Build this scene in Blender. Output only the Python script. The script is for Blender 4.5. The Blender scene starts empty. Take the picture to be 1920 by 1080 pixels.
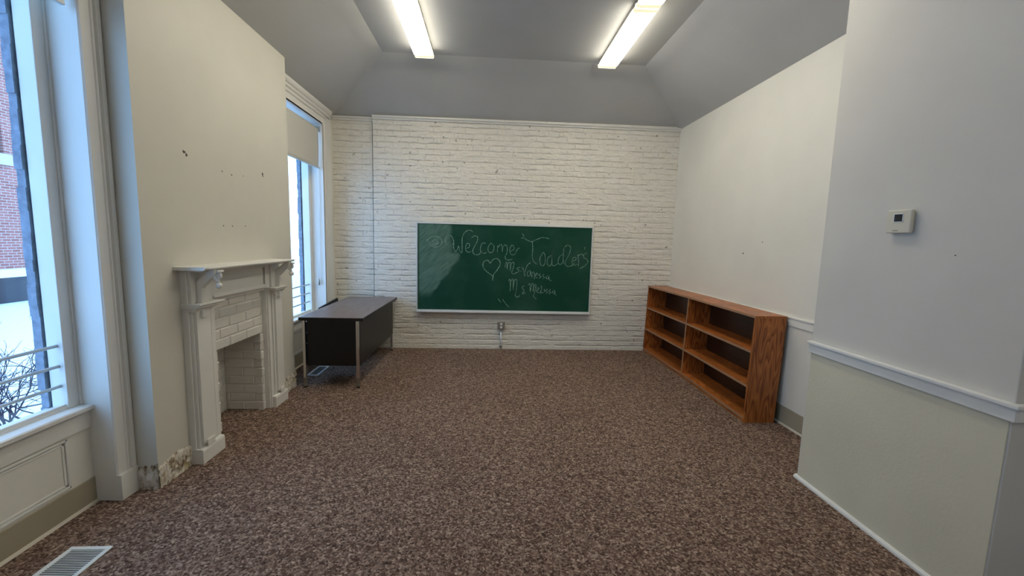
import bpy, bmesh, math, random
from mathutils import Vector, Matrix, noise
PI = math.pi
random.seed(7)
scene = bpy.context.scene
COL = scene.collection

# ------------------------------------------------------------------ camera
def make_camera():
    yaw, pit, rol, f, h = (0.058748, 0.113294, 0.026510, 773.487, 1.5318)
    cy, sy, cp, sp = math.cos(yaw), math.sin(yaw), math.cos(pit), math.sin(pit)
    fwd = Vector((sy*cp, cy*cp, -sp)); right = Vector((cy, -sy, 0)); up = right.cross(fwd)
    cr, sr = math.cos(rol), math.sin(rol)
    r2 = right*cr + up*sr; u2 = up*cr - right*sr
    cam = bpy.data.cameras.new('camera'); co = bpy.data.objects.new('camera', cam); COL.objects.link(co)
    cam.sensor_width = 36; cam.lens = f*36/1920; cam.clip_start = 0.05; cam.clip_end = 200
    m = Matrix((r2, u2, -fwd)).transposed().to_4x4(); m.translation = Vector((0, 0, h))
    co.matrix_world = m
    scene.camera = co
make_camera()

# ------------------------------------------------------------------ light and exposure
w = bpy.data.worlds.new('overcast_sky'); scene.world = w; w.use_nodes = True
bg = w.node_tree.nodes['Background']
bg.inputs[0].default_value = (0.31, 0.57, 1.0, 1); bg.inputs[1].default_value = 2.7
scene.view_settings.view_transform = 'Standard'
scene.view_settings.look = 'None'
scene.view_settings.exposure = 0.90
scene.view_settings.gamma = 1.0
LAMP_COLOR = (1.0, 0.93, 0.78); LAMP_POWER = 10.5

def portal(y0, y1, z0, z1, x):
    l = bpy.data.lights.new('window_portal', 'AREA'); l.shape = 'RECTANGLE'; l.size = z1-z0; l.size_y = y1-y0
    l.cycles.is_portal = True
    o = bpy.data.objects.new('window_portal', l); COL.objects.link(o)
    o.location = (x, (y0+y1)/2, (z0+z1)/2); o.rotation_euler = (0, -PI/2, 0)   # shines to +x
portal(1.20, 2.33, .57, 2.92, -2.42)
portal(4.35, 5.41, .57, 2.92, -2.42)
portal(-1.56, -.39, .57, 2.92, -2.42)  # daylight portal of the added rear window

# ------------------------------------------------------------------ materials
def mat(name, color=(.8,.8,.8), rough=.6, metal=0, spec=.5):
    m = bpy.data.materials.new(name); m.use_nodes = True
    b = m.node_tree.nodes['Principled BSDF']
    b.inputs['Base Color'].default_value = (*color, 1); b.inputs['Roughness'].default_value = rough
    b.inputs['Metallic'].default_value = metal; b.inputs['Specular IOR Level'].default_value = spec
    return m
class N:
    def __init__(s, m): s.m = m; s.t = m.node_tree; s.b = s.t.nodes['Principled BSDF']
    def n(s, typ, **kw):
        x = s.t.nodes.new(typ)
        for k, v in kw.items():
            if k[0] == '_': x.inputs[k[1:].replace('_', ' ')].default_value = v
            else: setattr(x, k, v)
        return x
    def l(s, a, b): s.t.links.new(a, b)
    def coord(s): return s.n('ShaderNodeTexCoord').outputs['Object']
    def noise(s, vec, scale, detail=3, rough=.5):
        x = s.n('ShaderNodeTexNoise', _Scale=scale, _Detail=detail, _Roughness=rough); s.l(vec, x.inputs['Vector']); return x
    def math(s, op, a, b=None, clamp=False):
        x = s.n('ShaderNodeMath', operation=op, use_clamp=clamp)
        for i, v in enumerate((a, b)):
            if v is None: continue
            if isinstance(v, (int, float)): x.inputs[i].default_value = v
            else: s.l(v, x.inputs[i])
        return x.outputs[0]
    def ramp(s, fac, stops):
        x = s.n('ShaderNodeValToRGB'); e = x.color_ramp.elements
        while len(e) < len(stops): e.new(.5)
        for q, (p, c) in zip(e, stops): q.position = p; q.color = (*c, 1) if len(c) == 3 else c
        s.l(fac, x.inputs[0]); return x.outputs[0]
    def mix(s, fac, a, b, blend='MIX'):
        x = s.n('ShaderNodeMix', data_type='RGBA', blend_type=blend)
        for i, v in ((0, fac), (6, a), (7, b)):
            if isinstance(v, (int, float)): x.inputs[i].default_value = v
            elif isinstance(v, tuple): x.inputs[i].default_value = (*v, 1)
            else: s.l(v, x.inputs[i])
        return x.outputs[2]
    def vscale(s, vec, sc):
        x = s.n('ShaderNodeMapping'); x.inputs['Scale'].default_value = sc; s.l(vec, x.inputs[0]); return x.outputs[0]
    def bump(s, h, strength, dist):
        x = s.n('ShaderNodeBump', _Strength=strength, _Distance=dist); s.l(h, x.inputs['Height'])
        s.l(x.outputs[0], s.b.inputs['Normal']); return x
    def spots(s, vec, base, pts, col):
        """small marks of a fixed place and radius: nail holes, scuffs"""
        acc = None
        nz = s.noise(vec, 90, 1)
        for (x, y, z, r) in pts:
            d = s.n('ShaderNodeVectorMath', operation='DISTANCE'); s.l(vec, d.inputs[0]); d.inputs[1].default_value = (x, y, z)
            q = s.math('ADD', d.outputs['Value'], s.math('MULTIPLY', s.math('SUBTRACT', nz.outputs[0], .5), r*1.6))
            hit = s.math('LESS_THAN', q, r)
            acc = hit if acc is None else s.math('MAXIMUM', acc, hit)
        return s.mix(acc, base, col)

def paint(name, color, rough=.55, marks=None, dirt=.06, bumpy=.15):
    m = mat(name, color, rough, spec=.35); k = N(m); c = k.coord()
    n1 = k.noise(c, 1.7, 4); n2 = k.noise(c, 60, 2)
    f = k.ramp(n1.outputs[0], [(.35, (1-dirt,)*3), (.65, (1, 1, 1))])
    col = k.mix(1.0, color, f, 'MULTIPLY')
    if marks: col = k.spots(c, col, marks, (.06, .05, .045))
    k.l(col, k.b.inputs['Base Color'])
    k.bump(n2.outputs[0], bumpy, .002)
    return m

WALL = (.80, .78, .70)
M = {}
M['wall'] = paint('painted_plaster', WALL)
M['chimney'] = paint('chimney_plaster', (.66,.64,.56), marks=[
    (-1.945,2.815,2.04,.011),(-1.945,2.835,2.025,.010),(-1.945,3.188,1.98,.006),(-1.945,3.30,1.971,.006),(-1.945,3.45,1.986,.004),
    (-1.945,3.733,2.046,.011),(-1.945,3.735,2.028,.008),(-1.945,3.174,1.588,.005),(-1.945,3.281,1.588,.006),(-1.945,3.448,1.594,.005)])
M['wall_r'] = paint('right_wall_plaster', WALL, marks=[(2.6,4.096,1.469,.008),(2.6,3.813,1.584,.006)])
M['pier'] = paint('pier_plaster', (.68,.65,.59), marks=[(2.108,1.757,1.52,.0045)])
M['trim'] = paint('white_gloss_trim', (.80,.79,.74), .35, dirt=.05, bumpy=.08)
M['ceiling'] = paint('grey_ceiling_paint', (.53,.535,.525), .8)
M['panel'] = paint('greenish_beige_board', (.70,.655,.50), .5, dirt=.08, bumpy=.5)
M['tan'] = paint('tan_vinyl_base', (.40,.355,.26), .45, dirt=.1)
M['tan_edge'] = mat('pale_base_edge', (.62,.57,.47), .5)
M['chrome'] = mat('brushed_chrome', (.75,.73,.70), .22, 1)
M['alu'] = mat('aluminium_frame', (.78,.80,.80), .32, .85)
M['frame'] = mat('satin_aluminium', (.74,.76,.76), .4, .25)
M['galv'] = mat('galvanised_steel', (.42,.42,.38), .4, .9)
M['black'] = mat('black_enamel', (.004,.004,.0045), .42)
M['rubber'] = mat('black_rubber', (.015,.015,.015), .8)
M['white_metal'] = mat('white_enamel_metal', (.80,.83,.82), .35)
M['steel_white'] = mat('pale_painted_steel', (.60,.62,.62), .35, .4)
M['slot'] = mat('dark_recess', (.02,.02,.02), .8)
M['plastic'] = mat('ivory_plastic', (.66,.62,.50), .4)
M['lcd'] = mat('dark_display_glass', (.012,.012,.02), .12)
M['print'] = mat('grey_print', (.20,.18,.15), .6)

def carpet():
    m = mat('speckled_loop_carpet', (.1,.07,.06), .95, spec=.1); k = N(m); c = k.coord()
    nz = k.noise(c, 70, 2); off = k.n('ShaderNodeVectorMath', operation='MULTIPLY_ADD')
    k.l(nz.outputs['Color'], off.inputs[0]); off.inputs[1].default_value = (.006,.006,0); k.l(c, off.inputs[2])
    v = k.n('ShaderNodeTexVoronoi', _Scale=105.0); k.l(off.outputs[0], v.inputs['Vector'])
    sep = k.n('ShaderNodeSeparateColor'); k.l(v.outputs['Color'], sep.inputs[0])
    a = k.ramp(sep.outputs[0], [(0, (.072,.045,.034)), (.3, (.150,.098,.074)), (.6, (.23,.162,.125)), (.85, (.32,.240,.19)), (1, (.46,.37,.29))])
    big = k.noise(c, 26, 3, .6)
    col = k.mix(1.0, a, k.ramp(big.outputs[0], [(.3, (.66,.64,.64)), (.7, (1.28,1.25,1.22))]), 'MULTIPLY')
    wide = k.noise(c, 1.1, 3)
    col = k.mix(1.0, col, k.ramp(wide.outputs[0], [(.3, (.92,.90,.90)), (.7, (1.06,1.04,1.04))]), 'MULTIPLY')
    k.l(col, k.b.inputs['Base Color'])
    h = k.math('SUBTRACT', 1.0, v.outputs['Distance'])
    k.bump(h, .8, .006)
    return m
M['carpet'] = carpet()

def painted_brick(name, axis, pits=True):
    m = mat(name, (.80,.79,.74), .45, spec=.4); k = N(m); c = k.coord()
    sep = k.n('ShaderNodeSeparateXYZ'); k.l(c, sep.inputs[0])
    cmb = k.n('ShaderNodeCombineXYZ'); k.l(sep.outputs[axis], cmb.inputs[0]); k.l(sep.outputs[2], cmb.inputs[1])
    n0 = k.noise(c, 6, 3); n1 = k.noise(c, 28, 3)
    add = k.n('ShaderNodeVectorMath', operation='MULTIPLY_ADD'); k.l(n0.outputs['Color'], add.inputs[0]); add.inputs[1].default_value = (.03,.022,0); k.l(cmb.outputs[0], add.inputs[2])
    add2 = k.n('ShaderNodeVectorMath', operation='MULTIPLY_ADD'); k.l(n1.outputs['Color'], add2.inputs[0]); add2.inputs[1].default_value = (.012,.012,0); k.l(add.outputs[0], add2.inputs[2])
    br = k.n('ShaderNodeTexBrick', offset=.5, _Scale=1.0); k.l(add2.outputs[0], br.inputs['Vector'])
    br.inputs['Brick Width'].default_value = .212; br.inputs['Row Height'].default_value = .074
    br.inputs['Mortar Size'].default_value = .006; br.inputs['Mortar Smooth'].default_value = .9
    br.inputs['Color1'].default_value = (.2,.2,.2,1); br.inputs['Color2'].default_value = (1,1,1,1); br.inputs['Mortar'].default_value = (.5,.5,.5,1)
    filled = k.ramp(k.noise(k.vscale(c, (1.0, 1.0, 2.6)), 5.5, 5, .7).outputs[0], [(.40, (.03,)*3), (.62, (1,)*3)])
    ds = k.n('ShaderNodeSeparateXYZ'); k.l(add2.outputs[0], ds.inputs[0])
    row = k.math('DIVIDE', ds.outputs[1], .074)
    fr = k.math('MULTIPLY', k.math('ABSOLUTE', k.math('SUBTRACT', k.math('FRACT', row), .5)), 2.0)      # 0 mid course, 1 at a bed joint
    bed = k.math('MULTIPLY', k.math('POWER', fr, 5.0), filled)
    head = k.math('MULTIPLY', k.math('MULTIPLY', br.outputs['Fac'], filled), .42)
    joint = k.math('MAXIMUM', bed, head)
    rough = k.noise(k.vscale(c, (1, 1, 1.8)), 42, 4, .6); lump = k.noise(k.vscale(c, (1, 1, 2.6)), 8, 3)
    sc = k.n('ShaderNodeSeparateColor'); k.l(br.outputs['Color'], sc.inputs[0])
    tilt = k.math('MULTIPLY', k.math('FRACT', row), k.math('SUBTRACT', sc.outputs[0], .35))
    h = k.math('MULTIPLY', joint, -1.0)
    h = k.math('ADD', h, k.math('MULTIPLY', rough.outputs[0], .40))
    h = k.math('ADD', h, k.math('MULTIPLY', lump.outputs[0], 1.1))
    h = k.math('ADD', h, k.math('MULTIPLY', tilt, .30))
    k.bump(h, 1.0, .015)
    pit = k.noise(c, 17, 2, .5)
    pmask = k.math('MULTIPLY', k.math('GREATER_THAN', pit.outputs[0], .725), .75)
    crack = k.math('MULTIPLY', k.math('GREATER_THAN', k.math('MULTIPLY', bed, k.noise(k.vscale(c, (1, 1, 3)), 7, 4, .7).outputs[0]), .50), .45)
    msk = k.math('MAXIMUM', pmask, crack)
    base = k.mix(1.0, (.83,.80,.72), k.ramp(lump.outputs[0], [(.3, (.93,.93,.92)), (.7, (1,1,1))]), 'MULTIPLY')
    col = k.mix(msk, base, (.22,.19,.15))
    k.l(col, k.b.inputs['Base Color'])
    return m
M['brick_back'] = painted_brick('white_painted_brick', 0)
M['brick_solid'] = paint('white_painted_brickwork', (.76,.74,.68), .5, dirt=.12, bumpy=.9)

def plywood(name, grain_axis, c1, c2, c3, scale=1.0):
    m = mat(name, c2, .34, spec=.45); k = N(m); c = k.coord()
    s = [9*scale]*3; s[grain_axis] = 1.5*scale
    v = k.vscale(c, tuple(s))
    n0 = k.noise(v, 1.0, 2, .45)
    rings = k.math('FRACT', k.math('MULTIPLY', n0.outputs[0], 11.0))
    s2 = [160]*3; s2[grain_axis] = 4
    fine = k.noise(k.vscale(c, tuple(s2)), 1.0, 2)
    col = k.ramp(rings, [(0, c1), (.25, c2), (.7, c3), (.92, c2), (1, c1)])
    col = k.mix(.30, col, k.ramp(fine.outputs[0], [(.3, c1), (.7, c3)]))
    bl = k.noise(c, 3.0, 3)
    col = k.mix(1.0, col, k.ramp(bl.outputs[0], [(.3, (.75,.72,.7)), (.7, (1.15,1.12,1.1))]), 'MULTIPLY')
    k.l(col, k.b.inputs['Base Color']); k.bump(rings, .12, .001)
    return m
M['ply_v'] = plywood('stained_fir_plywood_upright', 2, (.13,.027,.006), (.35,.098,.018), (.56,.20,.048))
M['ply_h'] = plywood('stained_fir_plywood_level', 1, (.17,.042,.009), (.38,.115,.023), (.56,.20,.050))
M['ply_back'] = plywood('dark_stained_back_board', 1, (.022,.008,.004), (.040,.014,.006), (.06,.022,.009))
M['ply_edge'] = mat('worn_plywood_edge', (.36,.20,.11), .5)

def laminate():
    m = mat('brown_woodgrain_laminate', (.09,.065,.055), .38); k = N(m); c = k.coord()
    n0 = k.noise(k.vscale(c, (60, 3.5, 1)), 1.0, 4, .6)
    k.l(k.ramp(n0.outputs[0], [(.3, (.13,.098,.09)), (.7, (.22,.175,.16))]), k.b.inputs['Base Color'])
    return m
M['laminate'] = laminate()

def chalkboard():
    """green board; the erased-chalk smear at its left is dust lying on it"""
    m = mat('green_chalkboard', (.012,.05,.032), .75, spec=.2); k = N(m); c = k.coord()
    sep = k.n('ShaderNodeSeparateXYZ'); k.l(c, sep.inputs[0]); X, Z = sep.outputs[0], sep.outputs[2]
    wob = k.math('MULTIPLY', k.math('SUBTRACT', k.noise(c, 9, 4).outputs[0], .5), .10)
    def band(v, a, b):
        r = k.n('ShaderNodeMapRange', interpolation_type='SMOOTHSTEP'); k.l(v, r.inputs[0]); r.inputs[1].default_value = a; r.inputs[2].default_value = b; return r.outputs[0]
    Xw = k.math('ADD', X, wob)
    up = band(Xw, -.47, -.56)                     # right border of the upper part
    low = band(k.math('SUBTRACT', k.math('ADD', Z, wob), k.math('MULTIPLY', X, 1.35)), 1.78, 1.86)   # above the slanted lower border
    low2 = band(Xw, -.36, -.42)
    top = band(Z, 1.32, 1.38)
    a = k.math('MULTIPLY', up, top)
    b = k.math('MULTIPLY', k.math('MULTIPLY', low, low2), k.math('SUBTRACT', 1.0, top))
    bot = band(Z, .70, .86); lft = band(X, -.975, -.93)
    s = k.math('MULTIPLY', k.math('MULTIPLY', k.math('ADD', a, b, True), bot), lft)
    rot = k.n('ShaderNodeMapping'); rot.inputs['Rotation'].default_value = (0, -.82, 0); k.l(c, rot.inputs[0])
    streak = k.noise(k.vscale(rot.outputs[0], (60, 1, 7)), 1.0, 3)
    s = k.math('MULTIPLY', s, k.ramp(streak.outputs[0], [(.3, (.16,)*3), (.75, (.38,)*3)]))
    haze = k.ramp(k.noise(c, 2.6, 4).outputs[0], [(.45, (0,)*3), (.8, (.07,)*3)])
    s = k.math('ADD', s, haze, True)
    k.l(k.mix(s, (.006,.056,.033), (.30,.48,.40)), k.b.inputs['Base Color'])
    return m
M['chalkboard'] = chalkboard()
def chalk():
    m = mat('white_chalk', (.55,.66,.58), .95); k = N(m); c = k.coord()
    k.l(k.ramp(k.noise(c, 120, 2).outputs[0], [(.40, (.06,.17,.12)), (.60, (.33,.50,.41))]), k.b.inputs['Base Color'])
    return m
M['chalk'] = chalk()

def fabric():
    m = mat('grey_shade_cloth', (.66,.64,.57), .85); k = N(m)
    tr = k.n('ShaderNodeBsdfTranslucent'); tr.inputs[0].default_value = (.42,.43,.40,1)
    mx = k.n('ShaderNodeMixShader'); mx.inputs[0].default_value = .12
    out = k.t.nodes['Material Output']; k.l(k.b.outputs[0], mx.inputs[1]); k.l(tr.outputs[0], mx.inputs[2]); k.l(mx.outputs[0], out.inputs[0])
    return m
M['fabric'] = fabric()

def glass():
    m = bpy.data.materials.new('window_glass'); m.use_nodes = True; t = m.node_tree; t.nodes.clear()
    o = t.nodes.new('ShaderNodeOutputMaterial'); a = t.nodes.new('ShaderNodeBsdfTransparent'); a.inputs[0].default_value = (.95,.97,.97,1)
    g = t.nodes.new('ShaderNodeBsdfGlossy'); g.inputs['Roughness'].default_value = .02
    mx = t.nodes.new('ShaderNodeMixShader'); mx.inputs[0].default_value = .06
    t.links.new(a.outputs[0], mx.inputs[1]); t.links.new(g.outputs[0], mx.inputs[2]); t.links.new(mx.outputs[0], o.inputs[0])
    return m
M['glass'] = glass()

def diffuser():
    m = bpy.data.materials.new('lit_prismatic_diffuser'); m.use_nodes = True; k = N(m); c = k.coord()
    k.b.inputs['Base Color'].default_value = (.9,.9,.85,1)
    sep = k.n('ShaderNodeSeparateXYZ'); k.l(c, sep.inputs[0])
    d = k.math('SUBTRACT', .61, k.math('ABSOLUTE', sep.outputs[1]))     # distance from the end of a 1.22 m lens
    nz = k.math('MULTIPLY', k.math('SUBTRACT', k.noise(c, 22, 3).outputs[0], .5), .08)
    f = k.ramp(k.math('ADD', d, nz), [(0, (.055,.055,.045)), (.03, (.036,.034,.022)), (.06, (.052,.050,.036)), (.10, (1,1,1))])
    k.l(k.mix(1.0, LAMP_COLOR, f, 'MULTIPLY'), k.b.inputs['Emission Color'])
    k.b.inputs['Emission Strength'].default_value = LAMP_POWER
    return m
M['diffuser'] = diffuser()

def stone():
    m = mat('dark_exterior_stone', (.13,.17,.26), .9); k = N(m); c = k.coord(); n = k.noise(c, 30, 4)
    k.l(k.ramp(n.outputs[0], [(.3, (.13,.16,.22)), (.7, (.24,.29,.38))]), k.b.inputs['Base Color']); k.bump(n.outputs[0], .6, .01); return m
M['stone'] = stone()
def redbrick():
    m = mat('red_exterior_brick', (.4,.15,.12), .9); k = N(m); c = k.coord()
    sep = k.n('ShaderNodeSeparateXYZ'); k.l(c, sep.inputs[0]); cmb = k.n('ShaderNodeCombineXYZ'); k.l(sep.outputs[1], cmb.inputs[0]); k.l(sep.outputs[2], cmb.inputs[1])
    br = k.n('ShaderNodeTexBrick', _Scale=1.0); k.l(cmb.outputs[0], br.inputs['Vector'])
    br.inputs['Brick Width'].default_value = .24; br.inputs['Row Height'].default_value = .085; br.inputs['Mortar Size'].default_value = .010
    br.inputs['Color1'].default_value = (.28,.085,.065,1); br.inputs['Color2'].default_value = (.40,.14,.11,1); br.inputs['Mortar'].default_value = (.45,.36,.33,1)
    k.l(br.outputs['Color'], k.b.inputs['Base Color']); return m
M['redbrick'] = redbrick()
M['snow'] = mat('snow', (.85,.87,.90), .8)
M['darkglass'] = mat('dark_house_glass', (.02,.025,.035), .1)
M['greystone'] = mat('pale_stone', (.55,.55,.53), .8)
M['bark'] = mat('dark_bark', (.035,.025,.04), .9)

def rubble():
    m = mat('crumbling_plaster', (.5,.45,.33), .95); k = N(m); c = k.coord()
    n1 = k.noise(k.vscale(c, (1, 1, .6)), 22, 5, .65); n2 = k.noise(c, 9, 2)
    a = k.ramp(n1.outputs[0], [(.34, (.13,.09,.06)), (.42, (.36,.29,.20)), (.49, (.62,.56,.46)), (.66, (.80,.77,.70))])
    b = k.mix(k.ramp(n2.outputs[0], [(.60, (0,)*3), (.66, (.55,)*3)]), a, (.36,.27,.06))
    k.l(b, k.b.inputs['Base Color']); k.bump(n1.outputs[0], 1.0, .012); return m
M['rubble'] = rubble()

# ------------------------------------------------------------------ mesh helpers
class MB:
    def __init__(s): s.v = []; s.f = []; s.mi = []
    def add(s, vs, fs, mi=0):
        o = len(s.v); s.v += [tuple(p) for p in vs]; s.f += [tuple(i+o for i in f) for f in fs]; s.mi += [mi]*len(fs); return s
    def box(s, x0, x1, y0, y1, z0, z1, mi=0):
        vs = [(x,y,z) for z in (z0,z1) for y in (y0,y1) for x in (x0,x1)]
        return s.add(vs, [(0,2,3,1),(4,5,7,6),(0,1,5,4),(2,6,7,3),(0,4,6,2),(1,3,7,5)], mi)
    def hexa(s, b, t, mi=0):     # bottom ring and top ring (ccw seen from above)
        n = len(b)
        return s.add(list(b)+list(t), [tuple(range(n))[::-1], tuple(range(n,2*n))]+[(i,(i+1)%n,n+(i+1)%n,n+i) for i in range(n)], mi)
    def prism(s, prof, axis, a, b, mi=0):   # profile in the two other axes (cyclic order), extruded along axis
        def P(p, t):
            return {'x': (t,p[0],p[1]), 'y': (p[0],t,p[1]), 'z': (p[0],p[1],t)}[axis]
        n = len(prof)
        return s.add([P(p,a) for p in prof]+[P(p,b) for p in prof], [tuple(range(n)), tuple(range(n,2*n))[::-1]]+[(i,n+i,n+(i+1)%n,(i+1)%n) for i in range(n)], mi)
    def tube(s, pts, r, n=10, mi=0):
        pts = [Vector(p) for p in pts]; rs = r if isinstance(r, (list, tuple)) else [r]*len(pts)
        vs = []; up = None
        for i, p in enumerate(pts):
            d = (pts[min(i+1,len(pts)-1)]-pts[max(i-1,0)]).normalized()
            if up is None: up = d.orthogonal().normalized()
            up = (up-d*up.dot(d)).normalized(); si = d.cross(up)
            vs += [p+(up*math.cos(2*PI*k/n)+si*math.sin(2*PI*k/n))*rs[i] for k in range(n)]
        m = len(pts)
        fs = [(i*n+k, i*n+(k+1)%n, (i+1)*n+(k+1)%n, (i+1)*n+k) for i in range(m-1) for k in range(n)]
        fs += [tuple(range(n))[::-1], tuple((m-1)*n+k for k in range(n))]
        return s.add(vs, fs, mi)
    def ball(s, c, r, n=12, sx=1, sy=1, sz=1, mi=0):
        pts = []; m = n//2
        for i in range(1, m):
            a = PI*i/m
            pts += [(c[0]+sx*r*math.sin(a)*math.cos(2*PI*k/n), c[1]+sy*r*math.sin(a)*math.sin(2*PI*k/n), c[2]+sz*r*math.cos(a)) for k in range(n)]
        t = len(pts); pts += [(c[0],c[1],c[2]+sz*r), (c[0],c[1],c[2]-sz*r)]
        fs = [(i*n+k, (i+1)*n+k, (i+1)*n+(k+1)%n, i*n+(k+1)%n) for i in range(m-2) for k in range(n)]
        fs += [(t, k, (k+1)%n) for k in range(n)] + [(t+1, (m-2)*n+(k+1)%n, (m-2)*n+k) for k in range(n)]
        return s.add(pts, fs, mi)
    def build(s, name, material, parent=None, bevel=0, smooth=False, seg=2, origin=None):
        me = bpy.data.meshes.new(name)
        ox = Vector(origin) if origin else Vector((0,0,0))
        me.from_pydata([tuple(Vector(p)-ox) for p in s.v], [], s.f)
        for mm in (material if isinstance(material, (list, tuple)) else [material]): me.materials.append(mm)
        me.polygons.foreach_set('material_index', s.mi)
        bm = bmesh.new(); bm.from_mesh(me); bmesh.ops.recalc_face_normals(bm, faces=bm.faces); bm.to_mesh(me); bm.free()
        if smooth: me.polygons.foreach_set('use_smooth', [True]*len(me.polygons))
        o = bpy.data.objects.new(name, me); COL.objects.link(o); o.location = ox
        if parent:
            wl = Vector((0,0,0)); q = parent
            while q: wl += q.location; q = q.parent
            o.parent = parent; o.location = ox-wl
        if bevel:
            b = o.modifiers.new('bevel', 'BEVEL'); b.width = bevel; b.segments = seg; b.limit_method = 'ANGLE'; b.angle_limit = .6
        return o
def tag(o, label, cat, group=None):
    o['label'] = label; o['category'] = cat
    if group: o['group'] = group
    return o
def empty(name, loc=(0,0,0)):
    o = bpy.data.objects.new(name, None); COL.objects.link(o); o.location = loc; o.empty_display_size = .1; return o
def thing(name, label, cat, group=None, loc=(0,0,0)): return tag(empty(name, loc), label, cat, group)
def struct(o): o['kind'] = 'structure'; return o
def B(*a): return MB().box(*a)
# ------------------------------------------------------------------ the room
D = 5.745                     # main face of the brick wall
XR = 2.60; XP = 2.108; XC = -1.945; XL = -2.10; XO = -2.37
YF = -2.3
WIN = [(1.20, 2.326), (4.35, 5.40)]
REAR_ADDED = (-1.55, -.40)          # added window, unseen behind the camera, to light the near end
ZS, ZH = .575, 2.90

struct(B(-2.6, 3.0, YF-.2, 6.0, -.12, 0).build('floor', M['carpet']))

def ceiling():
    o = [(-2.09, YF, 3.10), (XR, YF, 3.115), (XR, 5.80, 3.115), (-2.09, 5.80, 3.10)]
    t = [(-1.233, -1.45, 3.6), (1.78, -1.45, 3.6), (1.78, 4.97, 3.6), (-1.233, 4.97, 3.6)]
    f = [(-2.6, YF-.3, 3.10), (3.0, YF-.3, 3.115), (3.0, 6.1, 3.115), (-2.6, 6.1, 3.10)]
    vs = o+t+f; fs = [(4,5,6,7)]+[(i,(i+1)%4,4+(i+1)%4,4+i) for i in range(4)]+[(8+i,8+(i+1)%4,(i+1)%4,i) for i in range(4)]
    vs2 = [(x,y,z+.15) for x,y,z in vs]; n = len(vs)
    mb = MB().add(vs, fs); mb.add(vs2, [tuple(reversed(q)) for q in fs]); 
    mb.f += [(8+i, 8+(i+1)%4, n+8+(i+1)%4, n+8+i) for i in range(4)]; mb.mi += [0]*4
    return struct(mb.build('ceiling', M['ceiling']))
ceiling()

# back wall: recessed strip at the left, main field a little proud of it
wb = struct(B(-1.56, 2.75, D, D+.25, 0, 3.35).build('wall_back', M['brick_back']))
struct(MB().box(-2.3, -1.580, D+.045, D+.15, 0, 3.35).box(-2.3, -1.56, D+.12, D+.25, 0, 3.35).build('wall_back_recess', M['brick_back']))
# right wall and the deeper pier in front
struct(B(XR, XR+.15, 2.40, 5.9, 0, 3.35).build('wall_right', M['wall_r']))
struct(B(XP, XR+.15, 1.467, 2.512, 0, 3.45).build('wall_pier', M['pier'], bevel=.004))
struct(B(XR, XR+.15, YF-.1, 1.467, 0, 3.35).build('wall_right_near', M['pier']))
struct(B(-2.37, XR+.15, YF-.15, YF, 0, 3.35).build('wall_front', M['wall']))
# left wall
wl = MB()
wl.box(XO, XL, YF, REAR_ADDED[0], 0, 3.35).box(XO, XL, REAR_ADDED[1], 1.20, 0, 3.35)
for y0, y1 in WIN+[REAR_ADDED]:
    wl.box(XO, -2.20, y0, y1, 0, ZS-.03); wl.box(XO, XL, y0, y1, ZH, 3.35)
wl.box(XO, XL, 2.326, 2.44, 0, 3.35); wl.box(XO, XL, 4.20, 4.35, 0, 3.35); wl.box(XO, XL, 5.40, D+.05, 0, 3.35)
struct(wl.build('wall_left', M['wall']))
# chimney breast with the opening left for the brickwork
cb = MB()
cb.box(XO, XC, 2.44, 2.955, 0, 3.3).box(XO, XC, 3.63, 4.20, 0, 3.3).box(XO, XC, 2.955, 3.63, 1.08, 3.3).box(XO, -2.275, 2.955, 3.63, 0, 1.08)
struct(cb.build('wall_chimney', M['chimney']))

# crown strips on the brick wall
def crown(name, x0, x1, y, z):
    return struct(MB().prism([(y,z-.034),(y-.022,z-.034),(y-.024,z-.024),(y-.018,z-.020),(y-.030,z-.012),(y-.040,z-.006),(y-.040,z+.012),(y,z+.012)], 'x', x0, x1).build(name, M['trim']))
crown('trim_1', -1.56, XR, D, 3.112)
crown('trim_2', -2.09, -1.56, D+.045, 3.095)
# corner bead between recess and main brick field
# chair rails
def rail(name, segs):
    mb = MB()
    for a in segs: mb.box(*a)
    return struct(mb.build(name, M['trim'], bevel=.003))
rail('trim_3', [(XR-.014, XR, 2.512, D, .872, .936), (XR-.020, XR, 2.512, D, .936, .952)])
rail('trim_4', [(XP-.020, XP, 1.447, 2.512, .868, .925), (XP-.034, XP, 1.433, 2.512, .925, .942),
                (XP, XR, 1.447, 1.467, .868, .925), (XP, XR, 1.433, 1.467, .925, .942)])
# greenish board on the lower part of the pier, with a quarter round at its foot
bd = MB().box(XP-.006, XP, 1.472, 2.498, .022, .866)
struct(bd.build('wall_pier_board', M['panel'], bevel=.002))
struct(MB().prism([(XP,0),(XP-.022,0),(XP-.021,.012),(XP-.014,.021),(XP,.024)], 'y', 1.445, 2.517).build('trim_5', M['trim']))
# bases
def base(name, x, y0, y1, h, sgn):
    mb = MB().prism([(x,0),(x+sgn*.016,0),(x+sgn*.010,.010),(x+sgn*.005,.014),(x+sgn*.005,h-.004),(x+sgn*.003,h),(x,h)], 'y', y0, y1)
    o = mb.build(name, [M['tan'], M['tan_edge']])
    for p in o.data.polygons:
        if p.center.z < .013: p.material_index = 1
    return struct(o)
base('baseboard_right', XR, 2.512, D, .165, -1)
base('baseboard_left', -2.20, 1.20, 2.326, .150, 1)
base('baseboard_left_far', -2.20, 4.35, 5.40, .150, 1)
base('baseboard_left_near', XL, -.25, 1.05, .150, 1)
struct(MB().box(XR-.004, XR, 2.512, D, .165, .872).build('wall_right_lower', M['wall']))

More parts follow.
